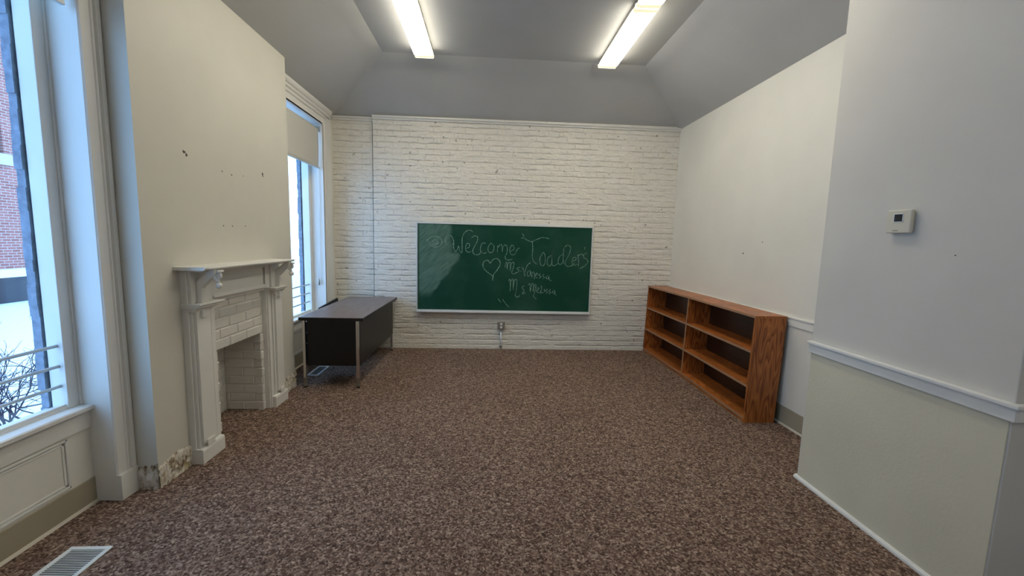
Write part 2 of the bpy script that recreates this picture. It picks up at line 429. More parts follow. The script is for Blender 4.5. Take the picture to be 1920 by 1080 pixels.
# ------------------------------------------------------------------ windows
def window(idx, y0, y1, near):
    w = struct(empty('window_%d' % idx, (-2.2, (y0+y1)/2, ZS)))
    # jambs, head and stops
    mb = MB()
    for ya, yb, sy in ((y0-.02, y0, 1), (y1, y1+.02, -1)):
        mb.box(-2.32, -2.078, *((ya, yb+.0025) if sy == 1 else (ya-.0025, yb)), 0, ZH+.02)
        e = yb if sy == 1 else ya
        a, b = sorted((e, e+sy*.070)); mb.box(-2.315, -2.232, a, b, ZS, ZH)
        a, b = sorted((e+sy*.0, e+sy*.014)); mb.box(-2.240, -2.224, a, b, ZS, ZH)
    mb.box(-2.32, -2.078, y0, y1, ZH-.0025, ZH+.02); mb.box(-2.315, -2.232, y0+.07, y1-.07, ZH-.05, ZH)
    mb.build('jamb', M['trim'], w, bevel=.003)
    # stool (inner sill) and outer sloping sill
    s = MB().prism([(-2.172,ZS),(-2.166,ZS-.006),(-2.166,ZS-.024),(-2.172,ZS-.030),(-2.30,ZS-.030),(-2.30,ZS)], 'y', y0, y1)
    s.prism([(-2.24,ZS),(-2.24,ZS+.012),(-2.34,ZS+.004),(-2.34,ZS-.02)], 'y', y0+.004, y1-.004)
    s.box(-2.262, -2.246, y0+.004, y1-.004, ZS+.008, ZS+.024)
    s.build('sill', M['trim'], w)
    # panelled apron
    a = MB().box(-2.20, -2.190, y0, y1, ZS-.13, ZS-.03)
    p0, p1, q0, q1 = y0+.135, y1-.135, .165, .436
    for x1, g in ((-2.192, 0), (-2.196, .016)):
        t = .012
        a.box(-2.20, x1, p0+g, p1-g, q1-g-t, q1-g); a.box(-2.20, x1, p0+g, p1-g, q0+g, q0+g+t)
        a.box(-2.20, x1, p0+g, p0+g+t, q0+g, q1-g); a.box(-2.20, x1, p1-g-t, p1-g, q0+g, q1-g)
    a.build('apron_panel', M['trim'], w, bevel=.002)
    # casing
    c = MB()
    for s_ in ((y0, -1), (y1, 1)):
        e, sg = s_
        wd = .112 if (near and sg == 1) or (not near and sg == -1) else .150
        wd = wd if not (not near and sg == 1) else .30
        prof = [(0,-2.11),(0,-2.078),(.004,-2.072),(wd*.50,-2.072),(wd*.54,-2.066),(wd*.62,-2.066),(wd*.66,-2.074),(wd*.70,-2.074),(wd*.74,-2.060),(wd*.96,-2.060),(wd,-2.064),(wd,-2.11)]
        if wd > .2: prof = [(0,-2.11),(0,-2.082),(.004,-2.078),(.05,-2.078),(.055,-2.086),(.07,-2.086),(.075,-2.072),(.235,-2.072),(.24,-2.082),(wd,-2.088),(wd,-2.11)]
        c.prism([(x, e+sg*t) for t, x in prof], 'z', 0 if near or sg == 1 else 0, 3.2)
        if near: c.box(-2.11, -2.056, min(e, e+sg*wd)-.003, max(e, e+sg*wd)+(.003 if sg < 0 else -.002), 0, .150)
    c.build('casing', M['trim'], w)
    # head casing with a stacked moulding
    h = MB(); yy0, yy1 = (y0-.15, y1+.112) if near else (4.20, y1+.215)
    h.box(-2.11, -2.078, y0, y1, ZH, 2.99)
    h.prism([(-2.11,2.985),(-2.068,2.985),(-2.064,2.995),(-2.064,3.008),(-2.072,3.012),(-2.072,3.020),(-2.058,3.026),(-2.050,3.038),(-2.050,3.046),(-2.060,3.050),(-2.060,3.058),(-2.046,3.064),(-2.034,3.082),(-2.030,3.112),(-2.11,3.112)], 'y', yy0, yy1)
    h.build('head_casing', M['trim'], w)
    MB().box(-2.323, -2.318, y0+.01, y1-.01, ZS-.01, ZH+.01).build('glass', M['glass'], w)
    # outer masonry reveal
    r = MB()
    for e, sg in ((y0, 1), (y1, -1)):
        z = ZS-.3
        while z < ZH+.1:
            hh = random.uniform(.05, .12); d = .078+random.uniform(-.004, .007)
            a_, b_ = sorted((e-sg*.03, e+sg*d)); r.box(-2.366+random.uniform(-.004,.004), -2.326, a_, b_, z, z+hh); z += hh
    r.box(-2.40, -2.326, y0, y1, ZS-.16, ZS-.045); r.box(-2.39, -2.326, y0, y1, ZH-.02, ZH+.2)
    r.build('masonry_reveal', M['stone'], w)
    return w
window(1, *WIN[0], True)
window(2, *WIN[1], False)
window(3, *REAR_ADDED, True)  # unseen added window, lets extra daylight onto the pier end

# ------------------------------------------------------------------ window guards
def guard(y0, y1, label):
    g = thing('window_guard', label, 'window guard', 'tubular guards across the windows', (-2.262, (y0+y1)/2, .61))
    for y, sg in ((y1, -1), (y0, 1)):
        a, b = sorted((y, y+sg*.010))
        mb = MB().box(-2.284, -2.243, a, b, .612, 1.006)
        for xa in (-2.284, -2.247):
            c, d = sorted((y, y+sg*.028)); mb.box(xa, xa+.004, c, d, .612, 1.006)
        br = mb.build('bracket', M['white_metal'], g, bevel=.001)
        for z in (.635, .985):
            for x in (-2.273, -2.254): MB().prism([(x+.0042*math.cos(t*PI/4), z+.0042*math.sin(t*PI/4)) for t in range(8)], 'y', y+sg*.0095, y+sg*.0125).build('screw', M['slot'], br)
    for z in (.700, .808, .918):
        MB().tube([(-2.264, y0+.008, z), (-2.264, y1-.008, z)], .0085, 12).build('bar', M['steel_white'], g, smooth=True)
    return g
guard(*WIN[0], 'three-bar white metal guard across the near left window beside the chimney breast')
guard(*WIN[1], 'three-bar white metal guard across the far window behind the black desk')

# ------------------------------------------------------------------ roller blinds
def blind(y0, y1, zb, label, cord):
    b = thing('roller_blind', label, 'roller blind', 'grey roller blinds in the windows', (-2.13, (y0+y1)/2, 2.84))
    MB().tube([(-2.135, y0+.015, 2.835), (-2.135, y1-.035, 2.835)], .019, 16).build('roller', M['fabric'], b, smooth=True)
    for y in (y0, y1-.012):
        MB().box(-2.165, -2.105, y, y+.012 if y == y0 else y+.012, 2.805, 2.872).build('bracket', M['galv'], b, bevel=.002)
    # cloth: a gently rippled sheet
    mb = MB(); ny, nz = 24, 14; vs = []
    for j in range(nz+1):
        for i in range(ny+1):
            u, v = i/ny, j/nz; y = y0+.02+u*(y1-.045-y0-.02)+v*.012; z = 2.835-v*(2.835-zb)
            x = -2.116-.010*math.sin(u*5+v*2.2)*v*(.6+.4*math.sin(v*3))
            vs.append((x, y, z))
    mb.add(vs, [(j*(ny+1)+i, j*(ny+1)+i+1, (j+1)*(ny+1)+i+1, (j+1)*(ny+1)+i) for j in range(nz) for i in range(ny)])
    cl = mb.build('cloth', M['fabric'], b, smooth=True)
    sm = cl.modifiers.new('thickness', 'SOLIDIFY'); sm.thickness = .0012
    MB().box(-2.127, -2.105, y0+.03, y1-.028, zb-.014, zb+.008).build('bottom_bar', M['steel_white'], b, bevel=.003)
    if cord:
        pts = [(-2.12, y1-.02, 2.83), (-2.125, y1-.022, 2.0), (-2.14, y1-.03, 1.2), (-2.150, y1-.034, .99)]
        MB().tube(pts, .0028, 6).tube([(p[0]-.022*(1-i/3), p[1], p[2]) for i, p in enumerate(pts)], .0028, 6).build('pull_cord', M['white_metal'], b, smooth=True)
        MB().tube([(-2.150, y1-.034, 1.0), (-2.150, y1-.034, .985), (-2.150, y1-.034, .95), (-2.150, y1-.034, .915), (-2.150, y1-.034, .905)], [.003,.008,.011,.012,.006], 10).build('cord_weight', M['galv'], b, smooth=True)
    return b
blind(*WIN[0], 2.640, 'grey roller blind rolled almost up at the top of the near left window', False)
blind(*WIN[1], 2.372, 'grey roller blind half lowered in the far window, its cord hanging beside the frame', True)

# ------------------------------------------------------------------ bricks of the fireplace
def brick(mb, c, ax, L, H, T, rnd):
    """one rough painted brick; c is the middle of its face, ax the direction its length runs ('y' or 'x')"""
    j = lambda a: rnd.uniform(-a, a)
    l, h = L/2-.0022, H/2-.0022
    def pt(u, z, d):
        return (c[0]+d, c[1]+u, c[2]+z) if ax == 'y' else (c[0]+u, c[1]+d, c[2]+z)
    s = 1 if ax == 'y' else -1         # which way the face looks
    ch = .007
    inn = [pt(-l+ch+j(.003), -h+ch+j(.003), s*j(.003)), pt(l-ch+j(.003), -h+ch+j(.003), s*j(.003)), pt(l-ch+j(.003), h-ch+j(.003), s*j(.003)), pt(-l+ch+j(.003), h-ch+j(.003), s*j(.003))]
    out = [pt(-l+j(.002), -h+j(.002), -s*ch), pt(l+j(.002), -h+j(.002), -s*ch), pt(l+j(.002), h+j(.002), -s*ch), pt(-l+j(.002), h+j(.002), -s*ch)]
    back = [pt(-l, -h, -s*T), pt(l, -h, -s*T), pt(l, h, -s*T), pt(-l, h, -s*T)]
    mb.add(inn+out+back, [(0,1,2,3),(8,11,10,9)]+[(i,4+i,4+(i+1)%4,(i+1)%4) for i in range(4)]+[(4+i,8+i,8+(i+1)%4,4+(i+1)%4) for i in range(4)])
def firebox():
    rnd = random.Random(3); f = thing('brick_firebox', 'white-painted brick firebox with empty square opening inside the mantelpiece', 'fireplace', None, (-2.05, 3.31, 0))
    H = .076; A, Bq = 2.957, 3.628; xo = -1.938
    mb = MB()
    z = .688+H/2; r = 0
    while z+H/2 < 1.09:
        y = A-(.11 if r % 2 else 0)
        while y < Bq-.01:
            a, b = max(y, A), min(y+.213, Bq)
            if b-a > .02: brick(mb, (xo, (a+b)/2, z), 'y', b-a, H, .09, rnd)
            y += .213
        z += H; r += 1
    mb.box(-2.03, xo-.0065, A, Bq, .694, 1.078)
    mb.build('brick_lintel', M['brick_solid'], f)
    far = MB()
    z = H/2; r = 0
    while z < .68:
        edge = 3.588+(.018 if r % 2 else 0)+rnd.uniform(-.004, .004)
        brick(far, (xo, (edge+Bq)/2, z), 'y', Bq-edge, H, .05, rnd)
        x = -1.948-(.07 if r % 2 else .16); prev = -1.942      # cheek facing the camera side
        while prev > -2.262:
            x = max(x, -2.262); brick(far, ((x+prev)/2, 3.600, z), 'x', prev-x, H, .028, rnd); prev = x; x -= .213
        z += H; r += 1
    far.box(-2.27, -1.952, 3.6065, Bq, 0, .688); far.build('far_cheek', M['brick_solid'], f)
    back = MB(); z = H/2; r = 0
    while z < .70:
        y = 3.02-(.11 if r % 2 else 0)
        while y < 3.60:
            a, b = max(y, 3.02), min(y+.213, 3.60)
            if b-a > .02: brick(back, (-2.255, (a+b)/2, z), 'y', b-a, H, .018, rnd)
            y += .213
        z += H; r += 1
    back.box(-2.272, -2.2615, 3.01, 3.61, 0, .76); back.box(-2.27, -1.99, 3.01, 3.62, .72, .76)
    back.build('back_bricks', M['brick_solid'], f)
    nr = MB(); z = H/2; r = 0
    while z < .68:
        edge = 3.022+(.010 if r % 2 else 0)+rnd.uniform(-.003, .003)
        brick(nr, (xo, (A+edge)/2, z), 'y', edge-A, H, .30, rnd); z += H; r += 1
    nr.build('near_cheek', M['brick_solid'], f)
firebox()

# ------------------------------------------------------------------ mantelpiece
def mantel():
    m = thing('mantelpiece', 'white painted wooden mantelpiece with carved brackets around the brick firebox', 'mantelpiece', None, (-1.9, 3.27, 0))
    T = M['trim']
    sh = MB().prism([(XC,1.296),(-1.765,1.296),(-1.757,1.300),(-1.752,1.306),(-1.752,1.314),(-1.757,1.318),(XC,1.318)], 'y', 2.655, 3.85)
    sh.box(XC, -1.80, 2.70, 3.81, 1.284, 1.296)
    sh.build('shelf', T, m, bevel=.002)
    fz = MB().box(XC, -1.912, 2.95, 3.61, 1.085, 1.284)
    fz.box(XC, -1.895, 2.95, 3.61, 1.255, 1.284)
    fz.prism([(-1.912,1.075),(-1.898,1.078),(-1.892,1.088),(-1.900,1.098),(-1.905,1.108),(-1.912,1.112)], 'y', 2.95, 3.63)
    fz.box(XC, -1.915, 2.99, 3.63, 1.060, 1.078)
    fz.build('frieze', T, m)
    for near in (True, False):
        # local t runs from the outer edge of the leg towards the opening
        o, s = (2.705, 1) if near else (3.845, -.87)
        Y = lambda a, b: tuple(sorted((o+s*a, o+s*b)))
        p = MB()
        p.box(XC, -1.905, *Y(0, .245), 0, 1.284)                 # backing board
        p.box(-1.905, -1.886, *Y(.012, .175), .10, 1.284)
        p.box(-1.886, -1.868, *Y(.022, .150), .13, 1.03)
        p.box(-1.905, -1.893, *Y(.195, .235), .0, 1.075)         # bead beside the bricks
        p.tube([(-1.897, o+s*.188, .10), (-1.897, o+s*.188, 1.05)], .006, 8)
        p.build('pilaster', T, m, bevel=.002)
        b = MB().box(XC, -1.862, *Y(-.003 if near else -.028, .225), 0, .088)
        b.prism([(XC,.088),(-1.862,.088),(-1.868,.102),(XC,.102)], 'y', *Y(-.003 if near else -.028, .225))
        b.box(-1.87, -1.860, *Y(.05, .12), .102, .150)
        b.build('plinth', T, m, bevel=.002)
        c = MB(); y0, y1 = Y(-.004, .235)
        def ring(x, t0, t1, z):
            a_, b_ = Y(t0, t1); return [(XC, a_, z), (x, a_, z), (x, b_, z), (XC, b_, z)]
        levels = [(-1.868, .005, .17, 1.022), (-1.862, 0, .18, 1.034), (-1.848, -.004, .205, 1.046), (-1.840, -.006, .215, 1.052), (-1.840, -.006, .215, 1.058), (-1.822, -.008, .245, 1.070), (-1.822, -.008, .245, 1.078)]
        for l0, l1 in zip(levels, levels[1:]): c.hexa(ring(*l0), ring(*l1))
        c.box(-1.870, -1.850, *Y(.055, .105), .985, 1.03)
        c.build('cap_moulding', T, m)
        # bracket: upright, slanting arm, carved scroll with a hanging ball
        k = MB(); ya, yb = Y(.055, .098)
        k.prism([(-1.887,1.078),(-1.852,1.078),(-1.852,1.175),(-1.80,1.232),(-1.765,1.262),(-1.765,1.296),(-1.80,1.296),(-1.835,1.262),(-1.887,1.215)], 'y', ya, yb)
        br = k.build('bracket', T, m, bevel=.003)
        q = MB(); ym = (ya+yb)/2
        pts = []
        for i in range(22):                                     # curl
            a_ = i/21*2.3*PI; r_ = .030*(1-i/26); pts.append((-1.757+r_*math.cos(a_+PI*.8), ym, 1.262+r_*math.sin(a_+PI*.8)))
        q.tube(pts, [.011-.005*i/21 for i in range(22)], 8)
        q.tube([(-1.778, ym, 1.262), (-1.770, ym, 1.238), (-1.757, ym, 1.222), (-1.752, ym, 1.208)], [.013,.014,.011,.008], 8)
        q.ball((-1.752, ym, 1.192), .0195, 14)
        q.ball((-1.757, ym, 1.262), .012, 10)
        q.tube([(-1.742, ya-.004, 1.284), (-1.742, yb+.004, 1.284)], .010, 10)
        q.build('scroll', T, br, smooth=True)
mantel()

# crumbled plaster where the base was torn off the chimney breast
def rubble(name, quad, up, nu, seed):
    """ragged strip: quad = start, end along the floor; outward normal; top height varies"""
    (p0, p1), nrm = quad
    p0, p1, nrm = Vector(p0), Vector(p1), Vector(nrm); L = (p1-p0).length; nv = 10; vs = []
    for i in range(nu+1):
        u = i/nu; top = up(u)+.012*noise.noise(Vector((u*L*40, seed, 0)))
        for j in range(nv+1):
            v = j/nv; p = p0.lerp(p1, u)+Vector((0, 0, v*top))
            e = min(1, min(v, 1-v)*6+.15) if j else 1
            d = .004+.010*e*(.5+noise.fractal(p*28+Vector((seed,0,0)), 1, 2, 4))
            if j == nv: d = .0005
            vs.append(p+nrm*max(.0006, d))
    fs = [(i*(nv+1)+j, (i+1)*(nv+1)+j, (i+1)*(nv+1)+j+1, i*(nv+1)+j+1) for i in range(nu) for j in range(nv)]
    vs2 = [p0.lerp(p1, i/nu)+Vector((0,0,z)) for i in (0, nu) for z in (0,)]
    return struct(MB().add(vs, fs).build(name, M['rubble']))
rubble('trim_6', (((XC, 2.437, 0), (XC, 2.704, 0)), (1,0,0)), lambda u: .125+.03*math.sin(u*PI*.9), 60, 1.0)
rubble('trim_7', (((-2.060, 2.44, 0), (XC+.004, 2.44, 0)), (0,-1,0)), lambda u: .135+.02*u, 26, 2.0)
rubble('trim_8', (((XC, 3.90, 0), (XC, 4.202, 0)), (1,0,0)), lambda u: .13+.04*u, 50, 3.0)

# ------------------------------------------------------------------ desk
def desk():
    x0, x1, y0, y1, zt = -1.875, -1.245, 4.15, 5.70, .725
    d = thing('office_desk', 'black steel desk with brown woodgrain top in the corner by the far window', 'desk', None, ((x0+x1)/2, (y0+y1)/2, 0))
    B(x0, x1, y0, y1, zt-.006, zt).build('laminate_surface', M['laminate'], d, bevel=.002)
    B(x0-.002, x1+.002, y0-.002, y1+.002, zt-.034, zt-.006).build('edge_band', M['black'], d, bevel=.004)
    xb0, xb1, yb0, yb1 = -1.825, -1.290, 4.180, 5.640
    B(xb1-.022, xb1, yb0+.01, yb1, .222, zt-.034).build('modesty_panel', M['black'], d, bevel=.003)
    for ya, yb in ((yb0, yb0+.42), (yb1-.42, yb1)):
        p = MB().box(xb0+.018, xb1-.022, ya, yb, .222, zt-.034).build('pedestal', M['black'], d, bevel=.004)
        zz = .232
        for hh in (.22, .11, .11):
            dr = B(xb0-.002, xb0+.018, ya+.012, yb-.012, zz, zz+hh-.006).build('drawer', M['black'], d, bevel=.003)
            B(xb0-.014, xb0-.002, (ya+yb)/2-.06, (ya+yb)/2+.06, zz+hh-.045, zz+hh-.030).build('handle', M['chrome'], dr, bevel=.003); zz += hh
    B(xb0+.018, xb1-.022, yb0+.42, yb1-.42, zt-.11, zt-.034).build('centre_drawer', M['black'], d, bevel=.003)
    for lx in (-1.842, -1.318):
        for ly in (4.152, 5.612):
            l = B(lx, lx+.027, ly, ly+.027, .10, zt-.034).build('leg', M['chrome'], d, bevel=.003)
            B(lx-.0005, lx+.0275, ly-.0005, ly+.0275, .012, .10).build('ferrule', M['galv'], l, bevel=.002)
            B(lx-.002, lx+.029, ly-.002, ly+.029, 0, .014).build('foot', M['rubber'], l, bevel=.002)
desk()

# black board leaning in the gap behind the desk
lb = MB().hexa([(-1.905,4.95,0),(-1.885,4.95,0),(-1.885,5.45,0),(-1.905,5.45,0)], [(-2.045,5.05,.668),(-2.025,5.05,.668),(-1.985,5.55,.722),(-2.005,5.55,.722)])
tag(lb.build('leaning_board', M['black'], bevel=.003, origin=(-1.9,5.2,0)), 'thin black board leaning against the window wall behind the desk', 'board')

# ------------------------------------------------------------------ bookcase
def bookcase():
    b = thing('bookcase', 'low six-compartment bookcase of orange-stained plywood along the right wall', 'bookcase', None, (2.4, 4.55, 0))
    Y0, Y1, YD = 3.342, 5.735, 4.575; H = .952; DEP = .275; TH = .021
    def lean(mb):
        """the case leans back against the rail and bows a little at its middle"""
        mb.v = [(x+.026*z/H+.018*(1-abs(y-YD)/(YD-Y0 if y < YD else Y1-YD)), y, z) for x, y, z in mb.v]; return mb
    X = 2.262
    def plate(name, x0, x1, y0, y1, z0, z1, m, seg=1, parent=b, bev=.0015):
        return lean(B(x0, x1, y0, y1, z0, z1)).build(name, m, parent, bevel=bev)
    def board(name, z, t=TH):
        mb = MB()
        for a, c in ((Y0+TH, YD-.011), (YD+.011, Y1-TH)):
            o = lean(B(X+.002, X+DEP-.008, a, c, z-t, z)).build(name, M['ply_h'], b, bevel=.001)
            lean(B(X-.0005, X+.0022, a, c, z-t, z)).build('edge_strip', M['ply_edge'], o)
    top = MB()
    for a, c in ((Y0, YD), (YD, Y1)): top.box(X-.003, X+DEP, a, c, H-TH, H)
    tp = lean(top).build('top', M['ply_h'], b)
    t2 = MB()
    for a, c in ((Y0, YD), (YD, Y1)): t2.box(X-.005, X-.0028, a, c, H-TH, H)
    lean(t2).build('edge_strip', M['ply_edge'], tp)
    for z in (.645, .338): board('shelf', z)
    board('bottom_board', .048)
    k = MB()
    for a, c in ((Y0+TH, YD), (YD, Y1-TH)): k.box(X+.006, X+.020, a, c, .0, .026)
    lean(k).build('kick_strip', M['ply_h'], b)
    plate('side_panel', X, X+DEP, Y0, Y0+TH, 0, H-TH, M['ply_v'])
    plate('side_panel', X, X+DEP, Y1-TH, Y1, 0, H-TH, M['ply_v'])
    dv = plate('divider', X+.002, X+DEP-.008, YD-.010, YD+.010, .026, H-TH, M['ply_v'])
    lean(B(X-.0005, X+.0022, YD-.010, YD+.010, .026, H-TH)).build('edge_strip', M['ply_edge'], dv)
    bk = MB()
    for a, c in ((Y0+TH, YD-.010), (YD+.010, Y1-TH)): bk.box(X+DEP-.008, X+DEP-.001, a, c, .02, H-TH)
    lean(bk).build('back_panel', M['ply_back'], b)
bookcase()

# ------------------------------------------------------------------ chalkboard
STROKES = [[(-0.486,1.486),(-0.477,1.416),(-0.45,1.365),(-0.429,1.4),(-0.412,1.444),(-0.398,1.384),(-0.366,1.358),(-0.364,1.454),(-0.365,1.541),(-0.348,1.603),(-0.314,1.647),(-0.262,1.666),(-0.218,1.641)],[(-0.311,1.412),(-0.267,1.436),(-0.263,1.474),(-0.294,1.482),(-0.315,1.447),(-0.314,1.394),(-0.284,1.364),(-0.244,1.373)],[(-0.234,1.562),(-0.209,1.584),(-0.165,1.585),(-0.152,1.547),(-0.172,1.485),(-0.206,1.423),(-0.219,1.37),(-0.187,1.333),(-0.134,1.337),(-0.109,1.364)],[(-0.041,1.489),(-0.085,1.493),(-0.11,1.443),(-0.109,1.382),(-0.064,1.353),(-0.03,1.366)],[(0.029,1.496),(-0.005,1.446),(-0.004,1.385),(0.032,1.363),(0.067,1.395),(0.071,1.457),(0.038,1.491),(0.021,1.489)],[(0.12,1.375),(0.123,1.467),(0.131,1.441),(0.162,1.485),(0.184,1.451),(0.189,1.375),(0.194,1.442),(0.229,1.478),(0.254,1.444),(0.253,1.373),(0.229,1.315),(0.246,1.276),(0.282,1.27),(0.329,1.282)],[(0.305,1.392),(0.349,1.42),(0.338,1.472),(0.307,1.463),(0.291,1.401),(0.315,1.345),(0.363,1.353),(0.393,1.417),(0.424,1.439)],[(0.445,1.572),(0.477,1.581),(0.531,1.548),(0.594,1.532),(0.655,1.56),(0.725,1.588),(0.779,1.589),(0.829,1.577)],[(0.454,1.642),(0.485,1.602)],[(0.599,1.532),(0.61,1.426),(0.605,1.338),(0.624,1.264),(0.67,1.222)],[(0.754,1.38),(0.717,1.314),(0.72,1.234),(0.757,1.199),(0.787,1.245),(0.784,1.342),(0.759,1.386),(0.74,1.362)],[(0.868,1.348),(0.824,1.308),(0.818,1.236),(0.85,1.198),(0.88,1.256),(0.872,1.465),(0.882,1.309),(0.893,1.211),(0.932,1.212),(0.971,1.24)],[(1.032,1.37),(0.985,1.329),(0.97,1.258),(1.0,1.223),(1.038,1.277),(1.043,1.455),(1.04,1.313),(1.054,1.233)],[(1.052,1.464),(1.095,1.495),(1.138,1.466),(1.127,1.386),(1.085,1.296),(1.07,1.239),(1.108,1.198),(1.167,1.214),(1.205,1.254)],[(1.177,1.277),(1.221,1.296),(1.212,1.331),(1.177,1.316),(1.168,1.253),(1.197,1.218),(1.242,1.237)],[(1.243,1.368),(1.258,1.282),(1.257,1.207)],[(1.246,1.339),(1.268,1.368),(1.299,1.373),(1.327,1.355)],[(1.372,1.392),(1.33,1.37),(1.328,1.329),(1.376,1.303),(1.389,1.259),(1.337,1.205),(1.281,1.175)],[(1.339,1.477),(1.337,1.445)],[(0.065,1.041),(-0.007,1.093),(-0.061,1.145),(-0.076,1.207),(-0.048,1.251),(-0.001,1.256),(0.023,1.221),(0.061,1.268),(0.11,1.287),(0.153,1.256),(0.161,1.2),(0.12,1.123),(0.074,1.059),(0.063,0.979)],[(0.231,1.169),(0.24,1.223),(0.256,1.23),(0.262,1.135),(0.269,1.215),(0.3,1.233),(0.305,1.118),(0.317,1.216),(0.348,1.243),(0.356,1.217),(0.34,1.136),(0.324,1.097),(0.354,1.078),(0.395,1.102)],[(0.439,1.174),(0.397,1.155),(0.43,1.121),(0.393,1.093)],[(0.448,1.121),(0.455,1.114)],[(0.462,1.175),(0.49,1.14),(0.507,1.051),(0.519,1.14),(0.545,1.209),(0.587,1.24)],[(0.583,1.133),(0.546,1.105),(0.55,1.052),(0.582,1.07),(0.589,1.124),(0.6,1.049)],[(0.612,1.032),(0.613,1.098),(0.638,1.107),(0.648,1.011)],[(0.661,1.068),(0.689,1.076),(0.674,1.099),(0.657,1.054),(0.687,1.028)],[(0.728,1.091),(0.707,1.064),(0.737,1.047),(0.709,1.019)],[(0.782,1.084),(0.758,1.06),(0.791,1.039),(0.763,1.017)],[(0.837,1.067),(0.807,1.039),(0.835,1.018),(0.852,1.058),(0.853,1.013),(0.883,0.994)],[(0.284,0.974),(0.306,1.002),(0.311,0.831),(0.321,0.975),(0.347,1.003),(0.355,0.85),(0.362,0.976),(0.398,0.995),(0.399,0.869),(0.384,0.782),(0.412,0.752),(0.447,0.776)],[(0.509,0.916),(0.472,0.892),(0.506,0.853),(0.482,0.799),(0.53,0.818)],[(0.565,0.926),(0.586,0.945),(0.593,0.833),(0.606,0.927),(0.63,0.946),(0.634,0.838),(0.649,0.925),(0.671,0.929),(0.654,0.82),(0.638,0.769),(0.679,0.735)],[(0.688,0.848),(0.715,0.879),(0.693,0.893),(0.683,0.839),(0.716,0.821)],[(0.731,0.903),(0.752,0.912),(0.747,0.858),(0.734,0.818),(0.779,0.826)],[(0.795,0.877),(0.791,0.832)],[(0.833,0.878),(0.814,0.85),(0.838,0.833),(0.815,0.814)],[(0.878,0.875),(0.856,0.846),(0.882,0.828),(0.857,0.806)],[(0.933,0.862),(0.905,0.834),(0.93,0.811),(0.942,0.853),(0.944,0.807),(0.967,0.79)],[(-0.85,1.502),(-0.807,1.547),(-0.746,1.566),(-0.686,1.559),(-0.646,1.525),(-0.642,1.473),(-0.685,1.432),(-0.746,1.424),(-0.798,1.46),(-0.824,1.498)],[(-0.772,1.492),(-0.738,1.523),(-0.703,1.506),(-0.694,1.472),(-0.729,1.448),(-0.763,1.461)],[(-0.746,1.483),(-0.729,1.471),(-0.703,1.477)],[(-0.578,1.457),(-0.594,1.539),(-0.539,1.589),(-0.495,1.555),(-0.476,1.486),(-0.485,1.43)],[(0.143,0.724),(0.162,0.702),(0.184,0.675)],[(0.212,0.718),(0.243,0.668),(0.298,0.614)]]
def board():
    x0, x1, z0, z1, yf = -.985, 1.447, .534, 1.762, D
    b = thing('chalkboard', 'green chalkboard in an aluminium frame with a welcome message chalked on it', 'chalkboard', None, ((x0+x1)/2, D, z0))
    B(x0+.01, x1-.01, yf-.030, yf-.008, z0+.01, z1-.01).build('writing_surface', M['chalkboard'], b)
    f = MB(); t = .017
    f.box(x0, x1, yf-.040, yf-.004, z1-t*1.4, z1).box(x0, x0+t, yf-.040, yf-.004, z0, z1-t).box(x1-t, x1, yf-.040, yf-.004, z0, z1-t).box(x0, x1, yf-.040, yf-.004, z0, z0+t)
    f.box(x0+.62, x1-.62, yf-.036, yf-.006, z1, z1+.012)
    f.build('frame', M['frame'], b, bevel=.002)
    tr = MB().prism([(yf-.032,z0+.026),(yf-.032,z0-.004),(yf-.062,z0-.008),(yf-.092,z0-.006),(yf-.096,z0+.002),(yf-.094,z0+.014),(yf-.088,z0+.014),(yf-.086,z0+.002),(yf-.042,z0+.002),(yf-.040,z0+.026)], 'x', x0+.004, x1-.004)
    tr.build('chalk_tray', M['frame'], b)
    c = MB(); ys = yf-.0308; rnd = random.Random(5)
    for si, st in enumerate(STROKES):
        # smooth the stroke, then lay it down as a thin ragged line of chalk
        P = [Vector((p[0], 0, p[1])) for p in st]; pts = []
        for i in range(len(P)-1):
            a = P[max(i-1,0)]; q = P[i]; r = P[i+1]; e = P[min(i+2,len(P)-1)]
            for k in range(5):
                t_ = k/5
                pts.append(.5*((2*q)+(r-a)*t_+(2*a-5*q+4*r-e)*t_*t_+(3*q-a-3*r+e)*t_**3))
        pts.append(P[-1])
        w0 = .0048 if si in (19,) else .0036
        vs = []
        for i, p in enumerate(pts):
            d = (pts[min(i+1,len(pts)-1)]-pts[max(i-1,0)]); d = d.normalized() if d.length > 1e-6 else Vector((1,0,0))
            n_ = Vector((-d.z, 0, d.x)); ww = w0*rnd.uniform(.7, 1.25)
            vs += [(p.x+n_.x*ww, ys, p.z+n_.z*ww), (p.x-n_.x*ww, ys, p.z-n_.z*ww)]
        c.add(vs, [(2*i, 2*i+1, 2*i+3, 2*i+2) for i in range(len(pts)-1)])
    o = c.build('chalk_writing', M['chalk'], b)
    so = o.modifiers.new('thickness', 'SOLIDIFY'); so.thickness = .0004; so.offset = 0
board()

